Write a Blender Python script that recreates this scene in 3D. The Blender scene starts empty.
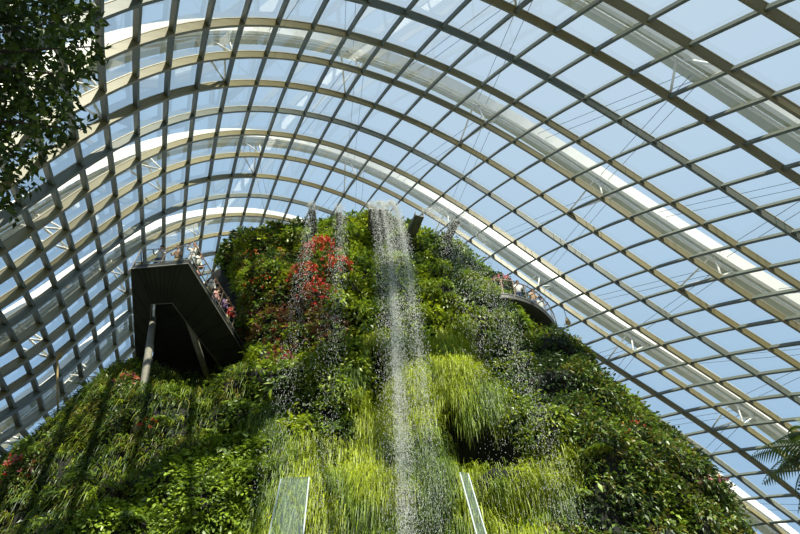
import bpy, bmesh, math, random
import numpy as np
from mathutils import Vector, Matrix, noise
from mathutils.bvhtree import BVHTree

random.seed(7); RNG = np.random.default_rng(7)
SC = bpy.context.scene; COL = SC.collection
EYE = 1.6                                             # eye height over the floor
F, PITCH, ROLL = 612.64, 0.883959, -0.004581
CP, SP = math.cos(PITCH), math.sin(PITCH)

# ------------------------------------------------------------------ helpers
def ray(px, py):
    a = (px-400)/F; b = (267-py)/F
    return Vector((a, CP-b*SP, SP+b*CP))
def at_y(px, py, y):                                  # point of the sight line at plan distance y
    d = ray(px, py); p = d*(y/d.y); p.z += EYE; return p
def at_z(px, py, z):                                  # point of the sight line at height z over the floor
    d = ray(px, py); p = d*((z-EYE)/d.z); p.z += EYE; return p
def at_f(px, py, f):
    p = ray(px, py)*f; p.z += EYE; return p
def to_px(P):
    P = np.asarray(P, float); z = P[..., 2]-EYE
    f = P[..., 1]*CP+z*SP; u = -P[..., 1]*SP+z*CP; f = np.maximum(f, .3)
    return 400+F*P[..., 0]/f, 267-F*u/f

def link(name, me, parent=None):
    o = bpy.data.objects.new(name, me); COL.objects.link(o)
    if parent is not None: o.parent = parent
    return o
def tag(o, label=None, cat=None, group=None, kind=None):
    if label: o['label'] = label
    if cat: o['category'] = cat
    if group: o['group'] = group
    if kind: o['kind'] = kind
    return o
def empty(name, loc, label=None, cat=None, group=None, rz=0, kind=None):
    o = link(name, None); o.location = loc; o.rotation_euler = (0, 0, rz); o.empty_display_size = .2
    return tag(o, label, cat, group, kind)

def np_mesh(name, V, Q, mat, tint=None, T=None, smooth=False):
    """quads Q and triangles T over vertices V, colours per vertex in tint"""
    V = np.asarray(V, np.float32); me = bpy.data.meshes.new(name)
    Q = np.zeros((0, 4), np.int32) if Q is None else np.asarray(Q, np.int32).reshape(-1, 4)
    T = np.zeros((0, 3), np.int32) if T is None else np.asarray(T, np.int32).reshape(-1, 3)
    me.vertices.add(len(V)); me.vertices.foreach_set('co', V.ravel())
    me.loops.add(Q.size+T.size); me.loops.foreach_set('vertex_index', np.concatenate([Q.ravel(), T.ravel()]))
    n = len(Q)+len(T); me.polygons.add(n)
    st = np.concatenate([np.arange(len(Q))*4, Q.size+np.arange(len(T))*3])
    me.polygons.foreach_set('loop_start', st.astype(np.int32))
    me.polygons.foreach_set('loop_total', np.concatenate([np.full(len(Q), 4), np.full(len(T), 3)]).astype(np.int32))
    if smooth: me.polygons.foreach_set('use_smooth', np.ones(n, bool))
    me.update(calc_edges=True); me.validate()
    if not smooth and mat and mat.name.endswith(('paint', 'steel')): me.shade_flat()
    if tint is not None:
        at = me.color_attributes.new('tint', 'FLOAT_COLOR', 'POINT')
        c = np.ones((len(V), 4), np.float32); c[:, :3] = tint; at.data.foreach_set('color', c.ravel())
    if mat: me.materials.append(mat)
    return me

class MB:                                             # collects boxes, tubes, strips into ONE mesh
    def __init__(s): s.v = []; s.f = []
    def add(s, v, f):
        o = len(s.v); s.v += [tuple(p) for p in v]; s.f += [[i+o for i in q] for q in f]; return s
    def box(s, c, d, ax=None):
        c = Vector(c); X, Y, Z = ax if ax else (Vector((1, 0, 0)), Vector((0, 1, 0)), Vector((0, 0, 1)))
        v = [c+X*(d[0]*.5*i)+Y*(d[1]*.5*j)+Z*(d[2]*.5*k) for i in (-1, 1) for j in (-1, 1) for k in (-1, 1)]
        return s.add(v, [(0, 1, 3, 2), (4, 6, 7, 5), (0, 4, 5, 1), (2, 3, 7, 6), (0, 2, 6, 4), (1, 5, 7, 3)])
    def tube(s, pts, r, n=6, caps=True):
        pts = [Vector(p) for p in pts]; m = len(pts); rr = r if isinstance(r, (list, tuple)) else [r]*m
        rings = []; up = None
        for i, p in enumerate(pts):
            t = (pts[min(i+1, m-1)]-pts[max(i-1, 0)]).normalized()
            if up is None: up = t.orthogonal().normalized()
            a = (up-t*up.dot(t)); a = a.normalized() if a.length > 1e-5 else t.orthogonal().normalized(); up = a; b = t.cross(a)
            rings += [p+(a*math.cos(k*2*math.pi/n)+b*math.sin(k*2*math.pi/n))*rr[i] for k in range(n)]
        f = [(i*n+k, i*n+(k+1) % n, (i+1)*n+(k+1) % n, (i+1)*n+k) for i in range(m-1) for k in range(n)]
        if caps: f += [tuple(range(n-1, -1, -1)), tuple((m-1)*n+k for k in range(n))]
        return s.add(rings, f)
    def slab(s, top, thick):                          # polygon (list of points) extruded straight down
        n = len(top); t = [Vector(p) for p in top]
        return s.add(t+[p-Vector((0, 0, thick)) for p in t],
                     [tuple(range(n)), tuple(range(2*n-1, n-1, -1))]+[(i, i+n, (i+1) % n+n, (i+1) % n) for i in range(n)])
    def build(s, name, mat, parent=None, smooth=False, bevel=0):
        me = bpy.data.meshes.new(name); me.from_pydata(s.v, [], s.f); me.update()
        bm = bmesh.new(); bm.from_mesh(me); bmesh.ops.recalc_face_normals(bm, faces=bm.faces); bm.to_mesh(me); bm.free()
        if smooth:
            for p in me.polygons: p.use_smooth = True
        me.materials.append(mat); o = link(name, me, parent)
        if bevel:
            b = o.modifiers.new('bevel', 'BEVEL'); b.width = bevel; b.segments = 2
        return o
def parent_keep(o, root):                             # parent meshes built in world coordinates
    o.parent = root; o.matrix_parent_inverse = Matrix.Translation(root.location).inverted() if root.rotation_euler.z == 0 else root.matrix_basis.inverted()

# ------------------------------------------------------------------ materials
def mat(name, col, rough=.6, metal=0., spec=.4, noise_amt=0., nscale=3., bump=0.):
    m = bpy.data.materials.new(name); m.use_nodes = True; nt = m.node_tree; b = nt.nodes['Principled BSDF']
    b.inputs['Base Color'].default_value = (*col, 1); b.inputs['Roughness'].default_value = rough
    b.inputs['Metallic'].default_value = metal; b.inputs['Specular IOR Level'].default_value = spec
    if noise_amt or bump:
        g = nt.nodes.new('ShaderNodeNewGeometry'); n = nt.nodes.new('ShaderNodeTexNoise')
        n.inputs['Scale'].default_value = nscale; n.inputs['Detail'].default_value = 5
        nt.links.new(g.outputs['Position'], n.inputs['Vector'])
        if noise_amt:
            r = nt.nodes.new('ShaderNodeValToRGB'); r.color_ramp.elements[0].position = .3; r.color_ramp.elements[1].position = .7
            r.color_ramp.elements[0].color = (*[c*(1-noise_amt) for c in col], 1); r.color_ramp.elements[1].color = (*[min(1, c*(1+noise_amt)) for c in col], 1)
            nt.links.new(n.outputs['Fac'], r.inputs['Fac']); nt.links.new(r.outputs['Color'], b.inputs['Base Color'])
        if bump:
            bp = nt.nodes.new('ShaderNodeBump'); bp.inputs['Strength'].default_value = bump
            nt.links.new(n.outputs['Fac'], bp.inputs['Height']); nt.links.new(bp.outputs['Normal'], b.inputs['Normal'])
    return m
def leaf_mat(name, transl=.35, rough=.45, gloss=.10):
    m = bpy.data.materials.new(name); m.use_nodes = True; nt = m.node_tree; nt.nodes.clear()
    N = nt.nodes.new; L = nt.links.new
    a = N('ShaderNodeAttribute'); a.attribute_name = 'tint'
    d = N('ShaderNodeBsdfDiffuse'); t = N('ShaderNodeBsdfTranslucent'); g = N('ShaderNodeBsdfGlossy'); g.inputs['Roughness'].default_value = rough
    g.inputs['Color'].default_value = (.8, .85, .8, 1)
    m1 = N('ShaderNodeMixShader'); m1.inputs[0].default_value = transl
    m2 = N('ShaderNodeMixShader'); m2.inputs[0].default_value = gloss
    o = N('ShaderNodeOutputMaterial')
    L(a.outputs['Color'], d.inputs['Color']); L(a.outputs['Color'], t.inputs['Color'])
    L(d.outputs[0], m1.inputs[1]); L(t.outputs[0], m1.inputs[2]); L(m1.outputs[0], m2.inputs[1]); L(g.outputs[0], m2.inputs[2]); L(m2.outputs[0], o.inputs[0])
    return m
def glass_mat(name, tint=(.9, .93, .95), refl=1.0, ior=1.45, haze=0.):
    m = bpy.data.materials.new(name); m.use_nodes = True; nt = m.node_tree; nt.nodes.clear()
    N = nt.nodes.new; L = nt.links.new
    t = N('ShaderNodeBsdfTransparent'); t.inputs['Color'].default_value = (*tint, 1)
    g = N('ShaderNodeBsdfGlossy'); g.inputs['Roughness'].default_value = .015
    lw = N('ShaderNodeLayerWeight'); lw.inputs['Blend'].default_value = .5      # Schlick reflectance, same from both sides
    pw = N('ShaderNodeMath'); pw.operation = 'POWER'; pw.inputs[1].default_value = 5; L(lw.outputs['Facing'], pw.inputs[0])
    mu = N('ShaderNodeMath'); mu.operation = 'MULTIPLY_ADD'; mu.inputs[1].default_value = .9*refl; mu.inputs[2].default_value = .05*refl; mu.use_clamp = True
    mx = N('ShaderNodeMixShader'); o = N('ShaderNodeOutputMaterial')
    L(pw.outputs[0], mu.inputs[0]); L(mu.outputs[0], mx.inputs[0]); L(t.outputs[0], mx.inputs[1]); L(g.outputs[0], mx.inputs[2])
    if haze:
        d = N('ShaderNodeBsdfDiffuse'); d.inputs['Color'].default_value = (.8, .85, .85, 1); m3 = N('ShaderNodeMixShader'); m3.inputs[0].default_value = haze
        L(mx.outputs[0], m3.inputs[1]); L(d.outputs[0], m3.inputs[2]); L(m3.outputs[0], o.inputs[0])
    else: L(mx.outputs[0], o.inputs[0])
    return m
M = {
 'paint': mat('sunlit_rib_paint', (.19, .165, .075), .45, noise_amt=.06, nscale=1.5),  # same paint as the purlins, with the ochre of sunlight in its colour
 'purlin': mat('shaded_purlin_paint', (.12, .135, .105), .5, noise_amt=.06, nscale=1.5),  # the rib paint with shade put into its colour; the dark hoops borrow it
 'bar': mat('lit_bar_paint', (.48, .45, .33), .5),  # paler than the ribs: sunlight along the bar's edge is in the colour
 'white': mat('white_steel', (.86, .85, .78), .5, noise_amt=.03),
 'shadesteel': mat('shaded_white_steel', (.52, .53, .40), .5, noise_amt=.05),  # undersides of the white arches, their shade painted as a grey-green tone
 'wire': mat('wire_steel', (.10, .12, .14), .4, metal=.6),
 'glass': glass_mat('roof_glass', (.90, .94, .96), 1.5, 1.5),
 'clear': glass_mat('clear_panel', (.84, .90, .90), 1.2, 1.5, .05),
 'rail_glass': glass_mat('balustrade_glass', (.94, .96, .96), .25, 1.45, .0),
 'edge': mat('polished_edge', (.75, .80, .78), .2),
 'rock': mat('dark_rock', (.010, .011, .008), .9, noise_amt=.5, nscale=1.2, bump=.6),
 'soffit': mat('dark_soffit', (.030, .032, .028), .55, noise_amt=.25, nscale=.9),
 'joint': mat('panel_joint', (.010, .010, .009), .7),
 'trim': mat('edge_trim', (.20, .20, .18), .4),
 'concrete': mat('post_concrete', (.20, .19, .15), .7, noise_amt=.2),
 'spout': mat('spout_metal', (.085, .085, .07), .45, noise_amt=.4, nscale=2.5),
 'rail': mat('rail_steel', (.22, .16, .11), .4, metal=.3),
 'floor': mat('paved_floor', (.12, .12, .11), .8, noise_amt=.2, nscale=.5),
 'bark': mat('bark', (.035, .028, .02), .9, noise_amt=.3, bump=.5, nscale=12),
 'fibre': mat('fern_trunk', (.04, .028, .018), .95, noise_amt=.4, bump=.8, nscale=20),
 'leaf': leaf_mat('leaf', .35, .45, .06), 'darkleaf': leaf_mat('dark_leaf', .15, .4, .02), 'blade': leaf_mat('blade', .4, .5, .05), 'petal': leaf_mat('petal', .4, .5, .03),
 'skin': mat('skin', (.50, .29, .20), .6), 'hair': mat('dark_hair', (.02, .014, .01), .5), 'hairbrown': mat('brown_hair', (.13, .06, .03), .5),
 'lamp': mat('lamp_housing', (.45, .33, .14), .5),
}
def cloth(name, c): return mat('cloth_'+name, c, .85)
def water_mat():
    m = bpy.data.materials.new('water_spray'); m.use_nodes = True; nt = m.node_tree; nt.nodes.clear(); N = nt.nodes.new; L = nt.links.new
    d = N('ShaderNodeBsdfDiffuse'); d.inputs['Color'].default_value = (.94, .95, .94, 1)
    t = N('ShaderNodeBsdfTranslucent'); t.inputs['Color'].default_value = (.94, .95, .94, 1)
    g = N('ShaderNodeBsdfTransparent'); a = N('ShaderNodeMixShader'); a.inputs[0].default_value = .5
    b = N('ShaderNodeMixShader'); b.inputs[0].default_value = .06; o = N('ShaderNodeOutputMaterial')
    L(d.outputs[0], a.inputs[1]); L(t.outputs[0], a.inputs[2]); L(a.outputs[0], b.inputs[1]); L(g.outputs[0], b.inputs[2]); L(b.outputs[0], o.inputs[0])
    return m
M['water'] = water_mat()

# ------------------------------------------------------------------ the glass vault
PV = dict(zip(['f','pitch','roll','yaw0','yaw1','tilt0','tilt1','y0','dy','dy2','x0','x1','x2','H0','H1','H2','W1','W2','z0','t0','t1','t2','t3','s2','s3','s4','s5'],
 [612.641757, 0.883959, -0.004581, 0.418001, 0.004589, 0.067977, 0.039282, 12.73121, 1.315665, -0.044571, 3.842582, -0.655291, 0.029582, 33.265962, 2.636703, -0.032869, 0.297004, -0.049682, -0.046398, 2.134857, -0.062565, -0.000341, 1.5e-05, -0.078149, 0.180185, 0.11257, 0.29873]))
VC = np.array([[-0.1094, 0.0664, 0.0495], [-0.0764, 0.354, 0.3205], [0.3772, -0.4539, -0.0967], [0.5413, -0.9423, -0.6944], [0.1651, 0.8454, 0.0016], [-0.4195, 1.1957, 0.6958], [0.2729, 0.2495, 0.1389], [0.7101, 0.2594, 0.0545], [-0.3207, 0.2944, 1.144], [-1.2502, 0.711, 0.67], [-0.1435, -0.1204, 0.6844], [0.9759, 0.003, -0.2937], [0.3896, 0.1435, 0.1546], [-0.0766, 0.3486, -0.9183], [0.8358, -0.4805, 0.0948], [0.2911, -0.4809, -0.3506], [0.8248, 0.1296, -0.3737], [0.1019, -0.0225, 0.1154], [-0.0324, -0.0428, 0.0408], [-0.0201, 0.0819, -0.0774], [-0.0296, 0.2925, -0.3144]])
TERMS = [(a, b) for a in range(6) for b in range(6-a)]
def node(k, j):
    """point where hoop k meets purlin j of the vault (fanned, leaning hoops)"""
    K = np.asarray(k, float); J = np.asarray(j, float); d = PV
    t = d['t0']+d['t1']*J+d['t2']*J**2+d['t3']*J**3
    W = 32+d['W1']*K+d['W2']*K*K; H = d['H0']+d['H1']*K+d['H2']*K*K
    r = 1+d['s2']*np.cos(2*t)+d['s3']*np.cos(3*t)+d['s4']*np.cos(4*t)+d['s5']*np.sin(2*t)
    lx = W*np.cos(t)*r; lz = H*np.sin(t)*r; yaw = d['yaw0']+d['yaw1']*K; til = d['tilt0']+d['tilt1']*K
    ly = lz*np.sin(til); lz = lz*np.cos(til)
    P = np.stack([d['x0']+d['x1']*K+d['x2']*K*K+lx*np.cos(yaw)-ly*np.sin(yaw),
                  d['y0']+d['dy']*K+d['dy2']*K*K+lx*np.sin(yaw)+ly*np.cos(yaw), d['z0']+lz+EYE], -1)
    a = (np.clip(K, -4, 12)-4)/8; b = (np.clip(J, -7, 28)-10)/18
    return P+np.stack([a**m*b**n for m, n in TERMS], -1)@VC
def frame(k, j):
    """point, outward normal, unit direction across the hoop (towards higher k)"""
    k = np.asarray(k, float); j = np.asarray(j, float); k, j = np.broadcast_arrays(k, j)
    P = node(k, j); du = node(k+.1, j)-node(k-.1, j); dv = node(k, j+.1)-node(k, j-.1)
    n = np.cross(du, dv); n /= np.linalg.norm(n, axis=-1)[..., None]
    n *= np.sign(((P-np.array([2, 28, 10.]))*n).sum(-1))[..., None]
    tv = dv/np.linalg.norm(dv, axis=-1)[..., None]; w = np.cross(n, tv); w /= np.linalg.norm(w, axis=-1)[..., None]
    w *= np.sign((w*du).sum(-1))[..., None]
    return P, n, w, tv
def beam(P, n, w, o0, o1, w0, w1, lean=0.):
    """rectangular bar along P: from o0 to o1 on the normal, from w0 to w1 sideways"""
    ring = np.stack([P+n*o0+w*(w0+lean), P+n*o0+w*(w1+lean), P+n*o1+w*w1, P+n*o1+w*w0], 1); m = len(P)
    i = np.arange(m-1)[:, None]*4; q = []
    for c in range(4):
        e = (c+1) % 4; q.append(np.concatenate([i+c, i+e, i+4+e, i+4+c], 1))
    q = np.concatenate(q); caps = np.array([[3, 2, 1, 0], [4*m-4, 4*m-3, 4*m-2, 4*m-1]])
    return ring.reshape(-1, 3), np.concatenate([q, caps])
def merge(parts):
    V = []; Q = []; o = 0
    for v, q in parts: V.append(v); Q.append(q+o); o += len(v)
    return np.concatenate(V), np.concatenate(Q)

K0, K1, J0, J1 = -7, 15, -17, 36
ks = np.arange(K0, K1+1); js = np.arange(J0, J1+1)
def cut(P): return P[:, 2] > -.2
KK, JJ = np.meshgrid(ks, js, indexing='ij'); Pn, nn, ww, tt = frame(KK, JJ)
V = (Pn+nn*.05).reshape(-1, 3); nj = len(js); Q = []
for a in range(len(ks)-1):
    for b in range(nj-1):
        q = [a*nj+b, a*nj+b+1, (a+1)*nj+b+1, (a+1)*nj+b]
        if max(V[i][2] for i in q) > 0: Q.append(q)
V[:, 2] = np.maximum(V[:, 2], 0)
roof = link('ceiling', np_mesh('ceiling', V, Q, M['glass'])); tag(roof, kind='structure')
for k in ks:
    jf = np.arange(J0, J1+.01, .5); P, n, w, t = frame(float(k), jf); ok = P[:, 2] > 0
    v, q = beam(P[ok], n[ok], w[ok], -.36, .0, -.10, .10); hr = link('hoop_rib', np_mesh('hoop_rib', v, q, M['purlin' if k % 4 == 3 else 'paint']), roof)
    v, q = beam(P[ok], n[ok], w[ok], .02, .06, -.115, .115); link('glazing_bar', np_mesh('glazing_bar', v, q, M['bar']), hr)
for j in js:
    kf = np.arange(K0, K1+.01, .5); P, n, w, t = frame(kf, float(j)); ok = P[:, 2] > 0
    if ok.sum() < 2: continue
    du = np.gradient(P, axis=0); sd = np.cross(n, du); sd /= np.linalg.norm(sd, axis=1)[:, None]
    v, q = beam(P[ok], n[ok], sd[ok], -.28, -.02, -.075, .075); link('purlin', np_mesh('purlin', v, q, M['purlin']), roof)

# the white arches outside the glass, their brackets and stay rods
ARCH = [(-1, -2.2, 1.6, 'white steel arch outside the glass nearest overhead at top right'),
        (0, 1.2, 1.6, 'white steel arch outside the glass, the first wide one crossing from upper left'),
        (1, 5.2, 2.0, 'white steel arch outside the glass, passing just above the summit of the planted mountain'),
        (2, 8.7, 1.6, 'white steel arch outside the glass, low behind the mountain top'),
        (3, 12.5, 1.6, 'white steel arch outside the glass, farthest one low at the left wall')]
def apt(kc, j, D, s=0.):
    P, n, w, t = frame(kc, j); return P+n*D+w*s
for ai, (n_, kc, DD, lab) in enumerate(ARCH):
    jf = np.arange(J0, J1+.01, .5); P, n, w, t = frame(kc, jf); ok = P[:, 2] > 1
    P, n, w, t = P[ok], n[ok], w[ok], t[ok]
    base = P[0]; root = empty('steel_arch', (0, 0, 0), lab, 'arch', 'white steel arches outside the glass')
    v, q = beam(P, n, w, DD-.25, DD+.50, -.75, -.45, .05); link('box_chord', np_mesh('box_chord', v, q, M['white']), root)
    v, q = beam(P, n, w, DD+.05, DD+.15, -.45, .20); link('web_plate', np_mesh('web_plate', v, q, M['shadesteel']), root)
    v, q = beam(P, n, w, DD-.18, DD+.02, .20, .28); link('edge_tube', np_mesh('edge_tube', v, q, M['white']), root)
    v, q = beam(P, n, w, DD-.05, DD+.02, .28, 1.05); link('flange', np_mesh('flange', v, q, M['shadesteel']), root)
    ph = 3 if n_ % 2 == 0 else 1
    for j in range(J0, J1+1):
        if j % 4 != ph: continue
        k2 = 4*n_+2; A = apt(kc, float(j), DD, .2)
        if A[2] < 3: continue
        B = node(k2, j); 
        m = MB()
        for dj in (-.45, .3): m.tube([B, apt(kc, j+dj, DD-.1, .24)], .07, 6)
        C = node(k2-1, j)
        for dj in (-.35, .35): m.tube([C, apt(kc, j+dj, DD, .0)], .06, 6)
        m.build('bracket', M['white'], root, smooth=True)
        if n_ < 3 and 4 < j < J1-2:                       # pairs of thin rods down to the next arch
            for dj in (-.6, 1.6):
                m = MB()
                kn_, Dn = ARCH[ai+1][1:3]; E = apt(kn_, j+dj, Dn)
                m.tube([A, E], .018, 4); m.tube([apt(kc, j+.25, DD, .2), apt(kn_, j+dj+.25, Dn)], .018, 4)
                m.build('stay_rod', M['wire'], root)

fl = MB().add([(-150, -120, 0), (150, -120, 0), (150, 200, 0), (-150, 200, 0)], [(0, 1, 2, 3)]).build('floor', M['floor']); tag(fl, kind='structure')

# ------------------------------------------------------------------ the planted mountain
LEFT = [(-120, 560, 19), (-60, 515, 20.5), (0, 472, 22), (60, 428, 24), (105, 400, 26), (132, 378, 27.5), (150, 345, 27.5), (180, 300, 26.5), (210, 268, 25.5), (235, 250, 25), (258, 240, 24.7), (285, 231, 24.4), (305, 226, 24.2)]
RIGHT = [(800, 640, 19), (765, 575, 20.5), (742, 536, 22), (722, 500, 22.5), (690, 466, 23), (660, 443, 23.5), (625, 410, 24), (590, 374, 24.5), (555, 342, 25), (520, 308, 25), (503, 288, 25), (485, 265, 24.8), (460, 254, 24.5), (440, 242, 24.3), (425, 234, 24.3)]
Lp = sorted([at_y(*p) for p in LEFT], key=lambda p: p.z); Rp = sorted([at_y(*p) for p in RIGHT], key=lambda p: p.z)
def prof(pts, z):
    zz = [p.z for p in pts]; return np.interp(z, zz, [p.x for p in pts]), np.interp(z, zz, [p.y for p in pts])
ZTOP = max(Lp[-1].z, Rp[-1].z)
FZ = [0, 5, 8, 10, 13, 18, 24, 30, 33, 36]; FY = [16.6, 16.8, 17.2, 17.6, 18.4, 19.6, 21.0, 22.4, 23.2, 24]
CAVES = [(374, 388, 15, 26, 2.4), (472, 452, 32, 17, 4.0), (503, 462, 26, 14, 3.5), (480, 352, 12, 20, 1.8), (452, 432, 14, 16, 1.6), (262, 300, 10, 14, .5),
         (128, 505, 20, 14, .8), (255, 425, 14, 14, .6), (355, 345, 10, 20, .8), (515, 515, 24, 16, .9), (400, 380, 8, 14, .6), (185, 322, 56, 54, 4.2), (228, 300, 26, 40, .95), (226, 305, 22, 36, .9), (536, 330, 22, 16, .5)]
MOUNDS = [(500, 487, 40, 12, .8), (345, 372, 22, 22, .7), (460, 395, 26, 40, .6), (310, 445, 40, 30, .5), (395, 440, 30, 30, .3), (550, 385, 30, 25, .5),
          (200, 470, 50, 30, .5), (440, 280, 24, 40, .5), (350, 280, 14, 40, .4), (620, 470, 40, 25, .5), (250, 270, 24, 24, .5), (540, 440, 30, 20, .7), (325, 265, 20, 22, .4)]
def face(s, z):
    xl, yl = prof(Lp, z); xr, yr = prof(Rp, z); xl += .35; xr -= .35
    x = (xl+xr)/2+(xr-xl)/2*s; base = yl+(yr-yl)*(s+1)/2; fy = np.interp(z, FZ, FY)
    return x, base, fy
NS, NZ = 150, 130
front = []
sv = -np.cos(np.linspace(0, math.pi, NS)); zv = np.linspace(0, ZTOP-.15, NZ)
grid = np.zeros((NZ, NS, 3))
for r, z in enumerate(zv):
    x, base, fy = face(sv, z); ex = (1-np.abs(sv)**2.3)**(1/2.3)
    grid[r, :, 0] = x; grid[r, :, 1] = base-(np.maximum(base-fy, 0))*ex; grid[r, :, 2] = z
def fbm(p, sc): return noise.fractal(Vector(p)*sc, 1.0, 2.0, 3)
px, py = to_px(grid); disp = np.zeros((NZ, NS))
for r in range(NZ):
    for c in range(NS):
        disp[r, c] = (.8*fbm(grid[r, c], .28)+.45*fbm(grid[r, c]+50, .8))
edge = np.clip((1-np.abs(sv))*10, 0, 1)[None, :]
disp *= .3+.7*edge
for x, y, a, b, dep in CAVES: disp -= dep*np.exp(-(((px-x)/a)**2+((py-y)/b)**2)**1.5)
for x, y, a, b, h in MOUNDS: disp += h*np.exp(-((px-x)/a)**2-((py-y)/b)**2)
du = np.gradient(grid, axis=1); dz = np.gradient(grid, axis=0); gn = np.cross(du, dz); gn /= np.linalg.norm(gn, axis=-1)[..., None]+1e-9
gn[gn[..., 1] > .2] *= 1
grid2 = grid+gn*disp[..., None]; grid2[..., 2] = np.maximum(grid2[..., 2], 0)
# back side and cap close the body
back = []
for r, z in enumerate(zv):
    x, base, fy = face(sv[::-1], z); ex = (1-np.abs(sv[::-1])**2.3)**(1/2.3); back.append(np.stack([x, base+4*ex, np.full(NS, z)], -1))
back = np.array(back)[:, 1:-1]; ringn = NS+NS-2
V = np.concatenate([grid2, back], 1).reshape(-1, 3)
r_, c_ = np.meshgrid(np.arange(NZ-1), np.arange(ringn), indexing='ij'); c2 = (c_+1) % ringn
Q = np.stack([r_*ringn+c_, r_*ringn+c2, (r_+1)*ringn+c2, (r_+1)*ringn+c_], -1).reshape(-1, 4)
top = V[(NZ-1)*ringn:].mean(0)+[0, 0, .5]; V = np.concatenate([V, [top]])
T = [[(NZ-1)*ringn+c, (NZ-1)*ringn+(c+1) % ringn, len(V)-1] for c in range(ringn)]
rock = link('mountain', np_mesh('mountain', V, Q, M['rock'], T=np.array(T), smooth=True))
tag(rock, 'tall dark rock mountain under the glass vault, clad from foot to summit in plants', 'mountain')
BVH = BVHTree.FromPolygons([tuple(p) for p in V], [tuple(q) for q in Q]+[tuple(t) for t in T])
CAM = Vector((0, 0, EYE))
def hit(px, py):
    h = BVH.ray_cast(CAM, ray(px, py).normalized()); return (h[0], h[1]) if h[0] else (None, None)

# points spread evenly over the visible face of the rock
G = grid2; A = G[:-1, :-1]; B = G[:-1, 1:]; Cc = G[1:, 1:]; D = G[1:, :-1]
area = (np.linalg.norm(np.cross(B-A, Cc-A), axis=-1)+np.linalg.norm(np.cross(Cc-A, D-A), axis=-1))/2
cellN = np.cross(B-A, D-A); cellN /= np.linalg.norm(cellN, axis=-1)[..., None]+1e-9
areaf = area.ravel(); TOTAL = areaf.sum(); cum = np.cumsum(areaf)
def scatter(n):
    i = np.searchsorted(cum, RNG.random(n)*TOTAL); i = np.minimum(i, len(cum)-1); r, c = np.unravel_index(i, area.shape); u = RNG.random((n, 1)); v = RNG.random((n, 1))
    P = A[r, c]*(1-u)*(1-v)+B[r, c]*u*(1-v)+Cc[r, c]*u*v+D[r, c]*(1-u)*v
    return P, cellN[r, c]
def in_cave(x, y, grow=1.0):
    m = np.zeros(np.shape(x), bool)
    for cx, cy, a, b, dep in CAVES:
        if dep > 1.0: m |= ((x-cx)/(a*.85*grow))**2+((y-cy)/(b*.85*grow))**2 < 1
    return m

# ---- leaves
def unit(v): return v/(np.linalg.norm(v, axis=-1, keepdims=True)+1e-9)
def leaves(P, dirv, up, L, Wd, droop=.25, col=None, jit=.25):
    """folded pointed leaves: base P, growing along dirv, face towards up"""
    n = len(P); d = unit(dirv); s = unit(np.cross(d, up)); f = unit(np.cross(s, d)); L = np.broadcast_to(L, n)[:, None]; Wd = np.broadcast_to(Wd, n)[:, None]
    dn = np.array([0, 0, -1.])
    a = P; m = P+d*L*.45+f*L*.05; t = P+d*L+dn*L*droop
    V = np.stack([a, m+s*Wd*.5-f*Wd*.12, t, m-s*Wd*.5-f*Wd*.12, m], 1).reshape(-1, 3)
    i = np.arange(n)[:, None]*5
    T = np.concatenate([i+[0, 1, 4], i+[1, 2, 4], i+[2, 3, 4], i+[3, 0, 4]], 0)
    c = np.repeat(col*(1+jit*RNG.normal(size=(n, 1))).clip(.35, 2), 5, 0)
    return V, T, c
def blades(P, dirv, L, Wd, sag, col, seg=4, jit=.3):
    """long narrow blades that leave along dirv and bend down by sag"""
    n = len(P); d = unit(dirv); L = np.broadcast_to(L, n)[:, None]; Wd = np.broadcast_to(Wd, n)[:, None]
    sag = np.broadcast_to(sag, n)[:, None]
    s = unit(np.cross(d, np.array([0, 0, 1.])+RNG.normal(size=(n, 3))*.3)); rows = []
    for k in range(seg+1):
        u = k/seg; c = P+d*L*u*(1-.35*u*sag)+np.array([0, 0, -1.])*L*sag*u*u*.75; wd = Wd*(1-u**1.8)*.5+.002
        rows += [c-s*wd, c+s*wd]
    V = np.stack(rows, 1).reshape(-1, 3); i = np.arange(n)[:, None]*(2*seg+2)
    Q = np.concatenate([i+np.array([2*k, 2*k+1, 2*k+3, 2*k+2]) for k in range(seg)], 0)
    cc = np.repeat(col*(1+jit*RNG.normal(size=(n, 1))).clip(.3, 2), 2*seg+2, 0)
    return V, Q, cc
def joinT(parts):
    V = []; T = []; C = []; o = 0
    for v, t, c in parts: V.append(v); T.append(t+o); C.append(c); o += len(v)
    return np.concatenate(V), np.concatenate(T), np.concatenate(C)
def stuff(name, label, cat, V, C, mt, T=None, Q=None):
    o = link(name, np_mesh(name, V, Q, M[mt], C, T)); return tag(o, label, cat, kind='stuff')
def bunch(P, Nn, k, rad, L, Wd, cols, droop=.3):
    """k leaves in a low dome on each point"""
    n = len(P)*k; Pp = np.repeat(P, k, 0); Np = np.repeat(Nn, k, 0); r = np.repeat(np.broadcast_to(rad, len(P)), k)[:, None]
    o = unit(RNG.normal(size=(n, 3))+Np*1.1+[0, 0, .35]); base = Pp+o*r*RNG.uniform(.45, 1, (n, 1))*[1, 1, .9]
    d = unit(o*.55+RNG.normal(size=(n, 3))*.45+[0, 0, -.25]+Np*.25); up = unit(o+[0, 0, .6]+RNG.normal(size=(n, 3))*.35)
    c = np.repeat(cols, k, 0)
    sz = RNG.uniform(.65, 1.3, n)
    return leaves(base, d, up, L*sz, Wd*sz, droop, c)

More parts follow.
